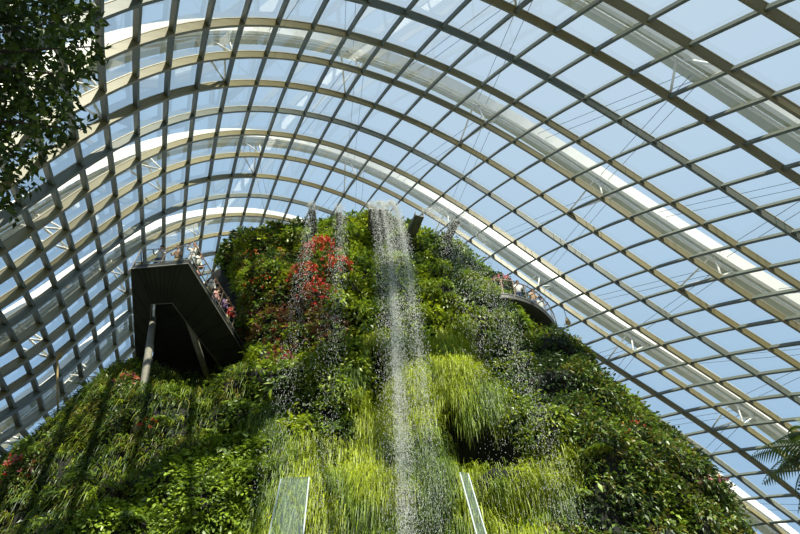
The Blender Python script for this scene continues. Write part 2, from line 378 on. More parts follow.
YG = np.array([.37, .44, .014]); LG = np.array([.22, .31, .02]); MG = np.array([.11, .18, .02]); DG = np.array([.04, .075, .015]); OL = np.array([.17, .15, .02]); BR = np.array([.10, .05, .025])
def zone(P):
    """0 strap-leaf bank, 1 bright ground cover, 2 hanging grass, 3 mixed leafy, 4 dark leafy"""
    x, y = to_px(P); nz = np.array([noise.noise(Vector(p)*.35) for p in P])*45
    x2 = x+nz; z = np.full(len(P), 3)
    z[(x2 < 235) & (y > 365)] = 0
    z[(x2 > 165) & (x2 < 268) & (y > 455)] = 1
    z[(x2 > 60) & (x2 < 262) & (y > 400) & (x2-60 > (534-y)*1.6)] = 1
    z[(x2 > 262) & (x2 < 590) & (y+nz > 425)] = 2
    z[(x2 > 372) & (x2 < 500) & (y+nz > 330)] = 2
    z[(x2 > 500+.35*(y-300)) & (y > 285)] = 4
    z[(x2 > 560) & (y > 380) & (z == 2)] = 4
    return z, x, y
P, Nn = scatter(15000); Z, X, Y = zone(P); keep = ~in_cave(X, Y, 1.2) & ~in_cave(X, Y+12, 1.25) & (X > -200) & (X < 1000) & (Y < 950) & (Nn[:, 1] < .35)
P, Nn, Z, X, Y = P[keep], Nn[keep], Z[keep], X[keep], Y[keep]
def pick(cols, n, w=None): return np.array(cols)[RNG.choice(len(cols), n, p=w)]
m = Z == 3; n3 = m.sum()
def patchy(P, sc, ramp, off=0., spread=.16):
    t = np.array([noise.noise(Vector(p)*sc+Vector((off, 2*off, 5))) for p in P])+RNG.normal(size=len(P))*spread
    return np.array(ramp)[np.clip(((t+.5)*len(ramp)).astype(int), 0, len(ramp)-1)]
c3 = patchy(P[m], .5, [DG, MG, MG, LG, LG, LG*1.15, YG*.85], 3.)
x3, y3 = X[m], Y[m]; red = ((x3-295)/55)**2+((y3-325)/36)**2 < RNG.random(n3)*1.3
c3[red] = pick([BR, OL, BR*1.3, np.array([.20, .06, .03])], red.sum()); red = (x3 < 300) & (y3 < 300) & (RNG.random(n3) < .25); c3[red] = pick([OL, BR, OL*1.2], red.sum())
big = patchy(P[m], .6, [0, 0, 1, 1], 8., .1).astype(bool); parts = []
for sel, kk, L_, W_ in ((big, 9, .36, .15), (~big, 20, .20, .10)): parts.append(bunch(P[m][sel], Nn[m][sel], kk, RNG.uniform(.22, .5, sel.sum()), L_, W_, c3[sel]))
V, T, C = joinT(parts)
stuff('leafy_groundcover', 'mixed leafy green plants covering the upper face of the mountain around the waterfalls', 'foliage', V, C, 'leaf', T)
m = Z == 4; n4 = m.sum()
V, T, C = bunch(P[m], Nn[m], 12, RNG.uniform(.22, .5, n4), .22, .10, patchy(P[m], .55, [DG*.7, DG, DG, MG*.9, OL, MG, LG], 1.))
stuff('dark_creepers', 'dark small-leaved plants covering the right flank of the mountain down to the glass', 'foliage', V, C, 'leaf', T)
m = Z == 1; n1 = m.sum()
V, T, C = bunch(P[m], Nn[m], 38, RNG.uniform(.25, .5, n1), .17, .11, pick([LG, LG*1.1, MG], n1, [.4, .3, .3]))
stuff('small_leaf_groundcover', 'bright green small-leaved ground cover at lower left centre below the bridge', 'foliage', V, C, 'leaf', T)
m = Z == 0; n0 = m.sum(); k = 9
Pp = np.repeat(P[m], k, 0); Np = np.repeat(Nn[m], k, 0); n = len(Pp)
d = unit(Np+RNG.normal(size=(n, 3))*.5+[.1, 0, .55])
V1, Q1, C1 = blades(Pp+Np*.1+RNG.normal(size=(n, 3))*.12, d, RNG.uniform(.35, .95, n), RNG.uniform(.022, .052, n), RNG.uniform(.7, 1.3, n), np.where(RNG.random((n, 1)) < .12, YG*.7, np.repeat(patchy(P[m], .6, [DG*.8, DG, MG*.9, MG, OL, LG], 6.), k, 0)))
stuff('strap_leaf_plants', 'arching strap-leaved greenery covering the left bank of the mountain under the bridge', 'foliage', V1, C1, 'blade', Q=Q1)
V, T, C = bunch(P[m], Nn[m], 6, RNG.uniform(.15, .35, n0), .18, .09, pick([MG, DG, LG], n0))
stuff('low_leaf_cover', 'low dark leaves growing between the strap-leaved plants on the left bank', 'foliage', V, C, 'leaf', T)
m = Z == 2; n2 = m.sum(); k = 78
tone = np.array([noise.noise(Vector(p)*.55+Vector((9, 3, 1))) for p in P[m]])
base = np.where(tone[:, None] > -.02, YG, np.where(tone[:, None] > -.25, LG*1.15, MG))
Pp = np.repeat(P[m], k, 0)+RNG.normal(size=(n2*k, 3))*.22; Np = np.repeat(Nn[m], k, 0); n = len(Pp)
d = unit(Np*.8+RNG.normal(size=(n, 3))*.35+[0, 0, -.15])
V1, Q1, C1 = blades(Pp+Np*.05, d, RNG.uniform(.22, .62, n), RNG.uniform(.010, .024, n), RNG.uniform(1.0, 1.8, n), np.repeat(base, k, 0), seg=3)
stuff('hanging_grass', 'fine yellow green grass and moss hanging in curtains down the centre of the mountain', 'grass', V1, C1, 'blade', Q=Q1)
V, T, C = bunch(P[m][::3], Nn[m][::3], 6, .25, .13, .07, pick([LG, YG], len(P[m][::3])))
stuff('moss_leaves', 'tiny bright leaves tucked among the hanging grass at the mountain centre', 'foliage', V, C, 'leaf', T)

# ---- single plants that stand out
def shrub_mesh(name, r, n, L, W_, cols, wts=None, seed=0, flat=.9):
    o = unit(RNG.normal(size=(n, 3))+[0, -.25, .25]); bump = 1+.25*np.array([noise.noise(Vector(q)*2.3+Vector((seed, 0, 0))) for q in o])
    base = o*(r*bump*RNG.uniform(.6, 1, n))[:, None]*[1, flat, 1]
    d = unit(o*.6+RNG.normal(size=(n, 3))*.4+[0, 0, -.25]); up = unit(o+[0, 0, .7]+RNG.normal(size=(n, 3))*.3)
    sz = RNG.uniform(.7, 1.3, n); V, T, C = leaves(base, d, up, L*sz, W_*sz, .3, pick(cols, n, wts)); return np_mesh(name, V, None, M['leaf'], C, T)
def fern_mesh(name, n, L, cols):
    parts = []; VV = []
    for k in range(n):
        az = k/n*2*math.pi+RNG.normal()*.2; el = RNG.uniform(.3, .9); d0 = np.array([math.cos(az)*math.cos(el), math.sin(az)*math.cos(el), math.sin(el)])
        l = L*RNG.uniform(.75, 1.15); u = np.linspace(.08, 1, 16); pts = d0*l*u[:, None]*(1-.25*u[:, None])+np.array([0, 0, -1])*l*.65*u[:, None]**2
        tan = unit(np.gradient(pts, axis=0)); side = unit(np.cross(tan, [0, 0, 1.])); ln = l*.22*np.sin(np.pi*np.clip(u*.92+.08, 0, 1))**.8
        col = np.repeat(pick(cols, 1), 16, 0)
        for sgn in (-1, 1):
            parts.append(leaves(pts, side*sgn+tan*.45+[0, 0, -.2], np.cross(side, tan), np.maximum(ln, .02), l*.045, .15, col, .12))
    V, T, C = joinT(parts); return np_mesh(name, V, None, M['leaf'], C, T)
def bloom_mesh(name, r, n, size, cols):
    o = unit(RNG.normal(size=(n, 3))+[0, -.7, .35]); base = o*(r*RNG.uniform(.85, 1.12, n))[:, None]; parts = []
    for k in range(5):
        d = unit(RNG.normal(size=(n, 3))+o*.6); parts.append(leaves(base, d, o+RNG.normal(size=(n, 3))*.3, size*RNG.uniform(.8, 1.2, n), size*.6, .05, pick(cols, n), .2))
    V, T, C = joinT(parts); return np_mesh(name, V, None, M['petal'], C, T)
RED = np.array([.55, .045, .03]); ORA = np.array([.62, .16, .035]); PNK = np.array([.72, .24, .28]); MAG = np.array([.55, .03, .22]); CRM = np.array([.75, .65, .35])
SH = [shrub_mesh('shrub', 1., 420, .26, .13, [LG, MG, YG*.7], None, s) for s in range(3)]
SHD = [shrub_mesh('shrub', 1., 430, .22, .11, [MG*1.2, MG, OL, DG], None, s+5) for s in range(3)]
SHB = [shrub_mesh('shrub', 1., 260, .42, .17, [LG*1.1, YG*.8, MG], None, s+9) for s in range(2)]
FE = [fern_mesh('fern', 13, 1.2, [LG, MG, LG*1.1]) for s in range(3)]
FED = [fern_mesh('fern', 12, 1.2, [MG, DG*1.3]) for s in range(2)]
def plant(name, me, px_, py_, s, label, cat, group, out=.15, jit=True):
    p, n_ = hit(px_, py_)
    if p is None: return None
    o = link(name, me); o.location = p+n_*out; o.rotation_euler = (random.uniform(-.2, .2), random.uniform(-.2, .2), random.uniform(-.5, .5)); o.scale = (s*random.uniform(.9, 1.1), s, s*random.uniform(.85, 1.1))
    return tag(o, label, cat, group)
def many(name, meshes, spots, smin, smax, label, cat, group):
    for i, (x, y) in enumerate(spots): plant(name, meshes[i % len(meshes)], x, y, random.uniform(smin, smax), label, cat, group)
many('shrub', SHB, [(345, 262), (352, 285), (341, 305), (358, 318), (348, 340), (343, 243), (356, 237)], .55, .8, 'broad-leaved yellow green shrub between red blossoms and wide waterfall', 'shrub', 'broad-leaved shrubs left of the wide waterfall')
many('shrub', SH, [(335, 360), (350, 372), (343, 398), (328, 385), (358, 385), (312, 372)], .6, .85, 'bright rounded shrub in front of the dark hollow left of the wide waterfall', 'shrub', 'rounded shrubs by the dark hollow')
many('shrub', SH, [(424, 262), (441, 272), (430, 295), (448, 305), (420, 318), (412, 245), (455, 330), (402, 240)], .6, .9, 'bright green shrub between the wide waterfall and the stream right of it', 'shrub', 'shrubs right of the wide waterfall')
many('shrub', SH, [(470, 285), (488, 300), (500, 325), (480, 325), (505, 350), (522, 372), (500, 375)], .6, .9, 'green shrub between the two right streams and the round balcony', 'shrub', 'shrubs under the round balcony')
many('shrub', SHD+SH, [(262, 252), (246, 262), (280, 245), (296, 240), (252, 290), (272, 275), (260, 315), (243, 330), (275, 335), (300, 340)], .6, .9, 'dense dark green shrub on the upper left shoulder of the mountain beside the bridge', 'shrub', 'shrubs on the upper left shoulder')
many('shrub', SHD, [(585, 385), (605, 405), (630, 425), (655, 455), (690, 480), (712, 500), (640, 470), (600, 440), (575, 415), (668, 500), (620, 500), (575, 372), (700, 520), (725, 525), (590, 470)], .6, .95, 'dark bushy shrub on the right flank of the mountain', 'shrub', 'dark shrubs on the right flank')
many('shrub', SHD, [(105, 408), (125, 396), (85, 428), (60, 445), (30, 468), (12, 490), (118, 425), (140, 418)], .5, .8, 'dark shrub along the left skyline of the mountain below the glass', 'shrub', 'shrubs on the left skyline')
many('shrub', SH, [(545, 455), (560, 470), (535, 440), (520, 425), (550, 425)], .5, .75, 'bright yellow green shrub on the ledge right of the dark cave', 'shrub', 'shrubs right of the dark cave')
many('fern', FE, [(170, 400), (195, 410), (215, 395), (232, 408), (160, 425), (205, 435), (180, 385), (225, 372)], .55, .8, 'green fern growing just under the left bridge and its posts', 'fern', 'ferns under the bridge')
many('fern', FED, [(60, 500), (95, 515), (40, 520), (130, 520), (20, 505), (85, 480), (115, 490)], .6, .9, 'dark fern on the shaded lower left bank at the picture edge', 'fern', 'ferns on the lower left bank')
many('fern', FE, [(600, 455), (585, 500), (635, 450), (555, 500), (650, 485)], .5, .8, 'light green fern standing out from the dark right flank', 'fern', 'ferns on the right flank')
many('fern', FE, [(232, 470), (240, 445), (222, 455)], .8, 1.0, 'large arching fern beside the bright ground cover at lower left centre', 'fern', 'large ferns at lower left centre')
def flowering(px_, py_, r, n, size, cols, label, leafm, name='flowering_shrub', out=.2):
    p, n_ = hit(px_, py_)
    if p is None: return
    root = empty(name, p+n_*out, label, 'flowering shrub')
    f = link('foliage', leafm, root); f.scale = (r, r, r); f.rotation_euler = (0, 0, random.uniform(-.4, .4))
    b = link('blossom', bloom_mesh('blossom', r, n, size, cols), root); b['label'] = 'coloured blossoms'
RDL = [shrub_mesh('red_foliage', 1., 380, .22, .07, [np.array([.28, .05, .025]), np.array([.12, .09, .03]), MG], None, s+20) for s in range(2)]
flowering(322, 262, 1.15, 130, .17, [RED, RED*.8, ORA], 'large red flowering shrub between the two thin left waterfalls', RDL[0])
flowering(304, 285, .95, 90, .16, [RED, RED*.7, ORA], 'red flowering shrub low left, touching the thin leftmost waterfall', RDL[1])
flowering(340, 272, .7, 60, .16, [RED, ORA], 'small red flowering shrub just right of the second waterfall', RDL[0])
flowering(318, 300, .9, 70, .15, [RED*.7, RED], 'dark red flowering shrub lowest of the red ones at upper left', RDL[1])
flowering(256, 292, .6, 26, .16, [ORA, RED], 'orange flowering shrub beside the end of the bridge railing', SHD[0])
flowering(266, 286, .55, 22, .14, [ORA, RED], 'orange flowering shrub inside the upper left shoulder, left of the red ones', SH[0])
flowering(283, 258, .5, 14, .13, [ORA, YG], 'shrub with few orange flowers just left of the thin leftmost waterfall', SH[1])
flowering(252, 262, .6, 16, .15, [ORA], 'shrub with few orange flowers on the left skyline above the bridge', SHD[1])
flowering(260, 322, .6, 16, .15, [MAG, RED], 'shrub with magenta flowers right of the bridge corner', SHD[2])
flowering(503, 291, .7, 40, .15, [PNK, PNK*.8], 'pink flowering shrub on the upper right skyline of the mountain', SHD[0])
flowering(488, 268, .6, 26, .14, [PNK*.6, MAG*.5], 'dusky pink flowering shrub higher up the upper right skyline', SHD[1])
flowering(125, 390, .55, 18, .16, [ORA, PNK], 'orange flowering shrub left of the bridge post on the left skyline', SHD[2])
flowering(18, 476, .6, 22, .13, [PNK, RED], 'pink flowering shrub at the left picture edge', SHD[0])
flowering(705, 492, .6, 10, .17, [CRM, PNK], 'shrub with a few cream flowers low on the right skyline', SHD[1])
flowering(660, 430, .6, 22, .08, [RED, PNK], 'dark shrub dotted with small red flowers on the right skyline', SHD[2])
flowering(630, 440, .6, 18, .08, [RED], 'dark shrub with red dots inside the right flank', SHD[1])
flowering(280, 370, .7, 20, .14, [np.array([.3, .08, .1]), RED*.6], 'dull purple shrub below the red ones beside the thin leftmost waterfall', RDL[0])
flowering(150, 432, .4, 6, .13, [RED], 'low plant with a few red blooms on the bank below the left bridge post', SHD[0])

# ------------------------------------------------------------------ water spouts and waterfalls
def spout(tipx, tipy, y0, bx, by, wd, label):
    tip = at_y(tipx, tipy, y0); e = ray(bx, by); q = at_z(bx, by, tip.z+.05)
    q = Vector((q.x, min(q.y, y0+4.2), q.z)); d = (q-tip).normalized(); q = q+d*1.2
    s = d.cross(Vector((0, 0, 1))).normalized(); root = empty('water_spout', tip, label, 'spout', 'water spouts on the summit')
    c = (tip+q)/2; L = (q-tip).length; up = s.cross(d); if_ = 1
    b = MB().box(c, (L, wd, .06), (d, s, up)).build('trough_floor', M['spout']); parent_keep(b, root)
    for sg in (-1, 1):
        w_ = MB().box(c+s*sg*wd*.5+up*.14, (L, .05, .34), (d, s, up)).build('trough_side', M['spout']); parent_keep(w_, root)
    br = MB().box(tip+d*.35+up*.25, (.1, wd*1.15, .06), (d, s, up)).build('cross_bar', M['edge']); parent_keep(br, root)
    return tip
T1 = spout(312, 209, 20.6, 315, 240, .32, 'narrow dark metal spout leftmost on the summit, above the red shrubs')
T2 = spout(339, 212, 20.8, 340, 236, .28, 'narrow dark metal spout second from left on the summit')
T3 = spout(379, 209, 20.6, 376, 250, 1.15, 'wide dark metal spout feeding the wide central waterfall')
T4 = spout(420, 216, 20.8, 411, 236, .5, 'dark metal spout just right of the wide waterfall')
T5 = spout(457, 221, 21.2, 443, 250, .38, 'dark metal spout rightmost on the summit')
OCT = np.array([[1, 0, 0], [-.5, .87, 0], [-.5, -.87, 0], [0, 0, 1], [0, 0, -1.]]); OT = np.array([[0, 1, 3], [1, 2, 3], [2, 0, 3], [1, 0, 4], [2, 1, 4], [0, 2, 4]])
def fall(name, label, start, end, v, n, w0, w1, strands, size=.0105, umin=0.):
    """drops on the free-fall path from the start point to the sight line of the end pixel"""
    best = None
    for t in np.linspace(.6, 2.6, 400):
        p = start+Vector((0, -v*t, -4.9*t*t)); X_, Y_ = to_px(np.array(p))
        if Y_ >= end[1] or p.z < .3: best = t; break
    t1 = best or 2.4; p = start+Vector((0, -v*t1, -4.9*t1*t1)); f = p.y*CP+(p.z-EYE)*SP; ux = ((end[0]-400)/F*f-start.x)/t1
    s_off = RNG.normal(size=strands); s_v = RNG.normal(size=strands)*.05; sid = RNG.integers(0, strands, n)
    u = umin+(1-umin)*RNG.random(n)**.62; t = u*t1*(1.06 if end[1] < 500 else 1.3); w = w0+(w1-w0)*u
    x = start.x+ux*t+np.clip(s_off[sid], -1.6, 1.6)*w*.5+RNG.normal(size=n)*(.03+.22*w1*u)*.8
    y = start.y-v*t*(1+s_v[sid])+RNG.normal(size=n)*(.05+.2*u); z = start.z-4.9*t*t+RNG.normal(size=n)*.1
    ok = z > .1; x, y, z, t = x[ok], y[ok], z[ok], t[ok]; n = len(x)
    d = unit(np.stack([np.full(n, ux), np.full(n, -v), -9.8*t-.5], -1)); a = unit(np.cross(d, [1, .2, 0])); b = np.cross(d, a)
    fd_ = y*CP+(z-EYE)*SP; r = size*(fd_/30*RNG.uniform(.5, 1.5, n))[:, None, None]; l = r*RNG.uniform(1.5, 5, n)[:, None, None]
    V = np.stack([x, y, z], -1)[:, None]+r*(OCT[None, :, :1]*a[:, None]+OCT[None, :, 1:2]*b[:, None])+l*OCT[None, :, 2:]*d[:, None]
    T = (np.arange(n)[:, None, None]*5+OT[None]).reshape(-1, 3)
    o = link(name, np_mesh(name, V.reshape(-1, 3), None, M['water'], T=T)); return tag(o, label, 'waterfall')
fall('waterfall', 'thin leftmost stream of water falling in front of the red shrubs', T1+Vector((-.25, 0, .1)), (272, 440), 2.3, 4200, .2, .8, 7)
fall('waterfall', 'thin second stream of water falling right of the red shrubs', T2+Vector((-.15, 0, .1)), (318, 470), 2.2, 4600, .16, .7, 6)
fall('waterfall', 'wide central waterfall pouring from the broadest spout', T3+Vector((-.1, 0, .1)), (413, 545), 2.25, 36000, .95, .9, 14)
fall('waterfall', 'dense bright core of water at the foot of the wide central waterfall', T3+Vector((-.05, 0, .1)), (415, 545), 2.35, 26000, .2, .5, 6, umin=.5)
fall('waterfall', 'side branch of water splitting off right of the wide central waterfall', T3+Vector((.5, 0, .1)), (438, 465), 2.3, 6500, .25, .5, 6)
fall('waterfall', 'spraying stream from the spout right of the wide waterfall', T4+Vector((.1, 0, .1)), (520, 470), 2.4, 9000, .25, 1.3, 9)
fall('waterfall', 'faint rightmost stream of water falling past the round balcony', T5+Vector((.15, 0, .1)), (556, 455), 2.3, 3000, .15, .7, 7)

# ------------------------------------------------------------------ people
def person(loc, face_, shirt, trousers, hair, label, lean=0., arms='rail', hat=None, h=1.68, bag=None):
    root = empty('person', loc, label, 'person', rz=face_)
    k = h/1.7; lf = lean
    def P(x, y, z):                                      # lean the upper body forward about the hips
        if z > .95: y2 = y*math.cos(lf)+(z-.95)*math.sin(lf); z = .95+(z-.95)*math.cos(lf)-y*math.sin(lf); y = y2
        return (x*k, y*k, z*k)
    def skin(verts, edges, rad, sub=2):
        me = bpy.data.meshes.new('tmp'); me.from_pydata(verts, edges, []); o = bpy.data.objects.new('tmp', me); COL.objects.link(o)
        o.modifiers.new('s', 'SKIN'); s = o.modifiers.new('u', 'SUBSURF'); s.levels = sub-1; s.render_levels = sub-1
        for i, r in enumerate(rad):
            me.skin_vertices[0].data[i].radius = (r[0]*k, r[1]*k) if isinstance(r, tuple) else (r*k, r*k)
        me.skin_vertices[0].data[0].use_root = True
        dg = bpy.context.evaluated_depsgraph_get(); dg.update(); out = bpy.data.meshes.new_from_object(o.evaluated_get(dg)); bpy.data.objects.remove(o)
        for p in out.polygons: p.use_smooth = True
        return out
    v = [P(0, 0, .95), P(0, 0, 1.12), P(0, .0, 1.32), P(0, 0, 1.42), P(0, .01, 1.49), P(0, .03, 1.57), P(0, .03, 1.66)]
    r = [(.15, .11), (.135, .10), (.15, .105), (.10, .08), .05, (.072, .09), (.06, .075)]; e = [(i, i+1) for i in range(6)]
    for s in (-1, 1):
        i = len(v); v += [P(.09*s, 0, .88), P(.1*s, .02, .48), P(.1*s, -.01, .08), P(.1*s, .12, .04)]; r += [(.09, .09), .06, .042, (.04, .03)]; e += [(0, i), (i, i+1), (i+1, i+2), (i+2, i+3)]
        i = len(v)
        if arms == 'rail': A_ = [P(.18*s, 0, 1.38), P(.25*s, .10, 1.14), P(.2*s, .32, 1.12), P(.16*s, .42, 1.12)]
        elif arms == 'up': A_ = [P(.18*s, 0, 1.38), P(.27*s, .18, 1.28), P(.12*s, .30, 1.48), P(.06*s, .33, 1.54)]
        else: A_ = [P(.18*s, 0, 1.38), P(.24*s, -.02, 1.12), P(.25*s, .06, .88), P(.25*s, .08, .78)]
        v += A_; r += [.055, .04, .03, .028]; e += [(2, i), (i, i+1), (i+1, i+2), (i+2, i+3)]
        hx, hy, hz = A_[3]; dv = (Vector(A_[3])-Vector(A_[2])).normalized()
        for fi, off in enumerate((-.028, -.009, .009, .028)):
            j = len(v); b_ = Vector(A_[3])+dv*.03+Vector((off, 0, 0)); L = (.06, .075, .07, .05)[fi]
            v += [tuple(b_+dv*L*.6), tuple(b_+dv*L+Vector((0, 0, -.02)))]; r += [.009, .008]; e += [(i+3, j), (j, j+1)]
        j = len(v); v += [tuple(Vector(A_[3])+Vector((-.04*s, 0, .0))+dv*.03)]; r += [.011]; e += [(i+3, j)]
    body = skin(v, e, r); body.materials.append(M['skin']); bo = link('body', body, root)
    # face details
    hc = Vector(P(0, .03, 1.62)); fm = MB(); fy = Vector(P(0, .13, 1.62))-hc; fd = fy.normalized(); up = Vector((0, 0, 1)); sx = Vector((1, 0, 0))
    for s in (-1, 1): fm.box(hc+fd*.088*k+sx*s*.03*k, (.022*k, .012*k, .012*k))
    fm.box(hc+fd*.08*k-up*.07*k, (.045*k, .012*k, .008*k)); fm.build('facial_features', M['hair'], root)
    nm = MB(); nm.tube([hc+fd*.08*k, hc+fd*.105*k-up*.035*k], .012*k, 5)
    for s in (-1, 1): nm.box(hc+sx*s*.075*k-up*.01*k, (.015*k, .03*k, .05*k))
    nm.build('nose_and_ears', M['skin'], root)
    # clothes: slightly larger skins over the same joints
    tv = [P(0, 0, .84)]+v[1:4]; te = [(0, 1), (1, 2), (2, 3)]; tr = [(.185, .145), (.16, .125), (.17, .122), (.11, .085)]; o0 = 7+4
    idx = [7+4, 7+4+4+9+4] if False else None
    per = 4+4+9
    for q in (0, 1):
        a0 = 7+q*per+4; i = len(tv); tv = tv+[v[a0], v[a0+1]]; mid = tuple((Vector(v[a0+1])*.7+Vector(v[a0+2])*.3)); tv = tv+[mid]
        te += [(2, i), (i, i+1), (i+1, i+2)]; tr += [.07, .055, .045]
    me = skin(tv, te, tr); me.materials.append(shirt); link('shirt', me, root)
    tv = [P(0, 0, .97), P(0, 0, .90)]; te = [(0, 1)]; tr = [(.165, .125), (.15, .12)]
    for s in (-1, 1):
        i = len(tv); tv += [P(.095*s, 0, .80), P(.1*s, .02, .48), P(.1*s, 0, .10)]; te += [(1, i), (i, i+1), (i+1, i+2)]; tr += [(.1, .1), .078, .062]
    me = skin(tv, te, tr); me.materials.append(trousers); link('trousers', me, root)
    # hair cap (or a brimmed hat)
    bm = bmesh.new(); bmesh.ops.create_uvsphere(bm, u_segments=14, v_segments=10, radius=.105*k)
    bmesh.ops.delete(bm, geom=[q for q in bm.verts if q.co.z < -.03*k and q.co.y > -.02*k], context='VERTS'); bmesh.ops.translate(bm, verts=bm.verts, vec=hc+Vector((0, -.012, .035))*k)
    me = bpy.data.meshes.new('hair'); bm.to_mesh(me); bm.free(); me.materials.append(hair)
    for p in me.polygons: p.use_smooth = True
    link('hair', me, root)
    if hat:
        mh = MB(); c = hc+up*.1*k; n = 16; ring = lambda rr, z: [c+Vector((math.cos(t*2*math.pi/n)*rr*k, math.sin(t*2*math.pi/n)*rr*k, z*k)) for t in range(n)]
        vv = ring(.2, -.04)+ring(.115, -.01)+ring(.10, .08)+[c+up*.1*k]; ff = [(a*n+t, a*n+(t+1) % n, (a+1)*n+(t+1) % n, (a+1)*n+t) for a in range(2) for t in range(n)]+[(2*n+t, 2*n+(t+1) % n, 3*n) for t in range(n)]
        mh.add(vv, ff).build('hat', hat, root, smooth=True)
    return root

# ------------------------------------------------------------------ the cantilevered bridge on the left
ZD = 22.5+EYE                                          # its underside
O = {k: at_z(x, y, ZD) for k, (x, y) in dict(A=(131, 268), B=(188, 263), C=(240, 347), C2=(268, 392), D=(137, 395), D2=(139, 425), a=(151, 303), b=(172, 302), c=(217, 358), c2=(232, 382), d=(146, 385), d2=(146, 415)).items()}
UP = Vector((0, 0, 1)); bridge = empty('cantilever_bridge', (O['A']+O['B'])/2, 'dark cantilevered viewing bridge on posts jutting from the upper left of the mountain', 'bridge')
def put(o): parent_keep(o, bridge); return o
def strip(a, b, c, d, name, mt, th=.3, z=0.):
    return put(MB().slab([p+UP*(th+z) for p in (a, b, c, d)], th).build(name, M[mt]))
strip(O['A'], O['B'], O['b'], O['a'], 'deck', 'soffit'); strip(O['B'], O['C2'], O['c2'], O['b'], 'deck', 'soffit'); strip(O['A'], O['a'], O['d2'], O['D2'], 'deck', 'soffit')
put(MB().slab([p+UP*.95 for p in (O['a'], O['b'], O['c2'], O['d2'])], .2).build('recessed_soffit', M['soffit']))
m = MB()
for p, q in ((O['A'], O['B']), (O['B'], O['C2']), (O['A'], O['D2'])): m.tube([p+UP*.03, q+UP*.03], .035, 4); m.tube([p+UP*.52, q+UP*.3], .03, 4)
put(m.build('edge_trim', M['trim']))
m = MB()
for p, q in ((O['a'], O['b']), (O['b'], O['c2']), (O['a'], O['d2'])): m.tube([p+UP*.0, q+UP*.0], .025, 4)
put(m.build('inner_trim', M['trim']))
m = MB()                                               # panel joints of the soffit
def lerp(p, q, t): return p+(q-p)*t
for t in (.1, .2, .3, .4, .5, .6, .7, .8, .9):
    m.tube([lerp(O['B'], O['C2'], t), lerp(O['b'], O['c2'], t)], .018, 4); m.tube([lerp(O['A'], O['D2'], t), lerp(O['a'], O['d2'], t)], .018, 4)
    m.tube([lerp(O['A'], O['B'], t), lerp(O['a'], O['b'], t)], .018, 4)
    m.tube([lerp(O['a'], O['d2'], t)+UP*.74, lerp(O['b'], O['c2'], t)+UP*.74], .018, 4)
put(m.build('soffit_joint', M['joint']))
for (tx, ty), (bx, by) in (((153, 318), (138, 420)), ((188, 318), (208, 380))):
    p = at_z(tx, ty, ZD+.2); h_, n_ = hit(bx, by); h_ = h_ if h_ else at_y(bx, by, 27)
    put(MB().tube([p, h_+ (h_-p).normalized()*.6], .17, 10).build('post', M['concrete'], smooth=True))
def inset(p, q, t, back): return lerp(p, q, t)
def balustrade(pts, root, zt, n, hgt=1.15, out=0.):
    """glass panels between posts under a handrail along pts (deck-top level zt)"""
    pts = [Vector((p.x, p.y, zt)) for p in pts]
    for a, b in zip(pts[:-1], pts[1:]):
        L = (b-a).length; c = max(1, round(L/n)); d = (b-a).normalized(); s = d.cross(UP)
        for i in range(c):
            p, q = lerp(a, b, i/c), lerp(a, b, (i+1)/c)
            o = MB().box((p+q)/2+UP*hgt*.47, ((q-p).length-.08, .015, hgt*.86), (d, s, UP)).build('glass_panel', M['rail_glass']); parent_keep(o, root)
        for i in range(c+1):
            p = lerp(a, b, i/c); o = MB().box(p+UP*hgt*.5, (.035, .035, hgt), (d, s, UP)).build('rail_post', M['rail']); parent_keep(o, root)
    o = MB().tube([p+UP*hgt for p in pts], .03, 8).build('handrail', M['rail'], smooth=True); parent_keep(o, root)
ZT = ZD+.3
balustrade([lerp(O['A'], O['D2'], .9), O['A'], O['B'], lerp(O['B'], O['C2'], .8)], bridge, ZT, 1.5)
C_ = {n: cloth(n, c) for n, c in dict(white=(.75, .73, .68), grey=(.45, .46, .46), pink=(.62, .32, .30), red=(.65, .07, .05), purple=(.16, .10, .22), navy=(.03, .04, .08), khaki=(.35, .30, .16), denim=(.06, .09, .16), black=(.015, .015, .018), tan=(.45, .30, .18)).items()}
def on_deck(a, b, t, back):
    p = lerp(a, b, t); d = (b-a).normalized(); i = UP.cross(d)
    if (Vector((-13, 30, 0))-p).dot(i) < 0: i = -i
    q = p+i*back; return Vector((q.x, q.y, ZT)), math.atan2(-(-i).x, (-i).y)
A0, B0, C0 = O['A'], O['B'], O['C2']
PEOPLE = [(A0, B0, .30, .45, 'white', 'denim', 'hair', 'person in a white top leaning on the front rail at the bridge left corner', .25, 'rail', None),
 (A0, B0, .62, .55, 'tan', 'khaki', 'hairbrown', 'brown-haired person low behind the front rail at the middle of the bridge', .5, 'rail', None),
 (A0, B0, .9, .5, 'white', 'grey', 'hair', 'person in a white top at the front right corner of the bridge, holding arms up', .2, 'up', None),
 (B0, C0, .10, .45, 'white', 'black', 'hairbrown', 'brown-haired person in a white shirt, first along the right rail of the bridge', .15, 'rail', None),
 (B0, C0, .17, .9, 'pink', 'navy', 'hairbrown', 'person in a pink top and tan hat standing back from the right bridge rail', .1, 'up', 'tan'),
 (B0, C0, .26, .45, 'white', 'khaki', 'hair', 'dark-haired person in a pale shirt at the middle of the right bridge rail', .2, 'rail', None),
 (B0, C0, .34, .6, 'pink', 'denim', 'hairbrown', 'person in a pink top beside the middle of the right bridge rail', .15, 'rail', None),
 (B0, C0, .41, .45, 'purple', 'black', 'hair', 'person in a dark purple top along the right bridge rail', .25, 'rail', None),
 (B0, C0, .48, .45, 'red', 'khaki', 'hair', 'person in a bright red top at the far end of the right bridge rail', .3, 'rail', None)]
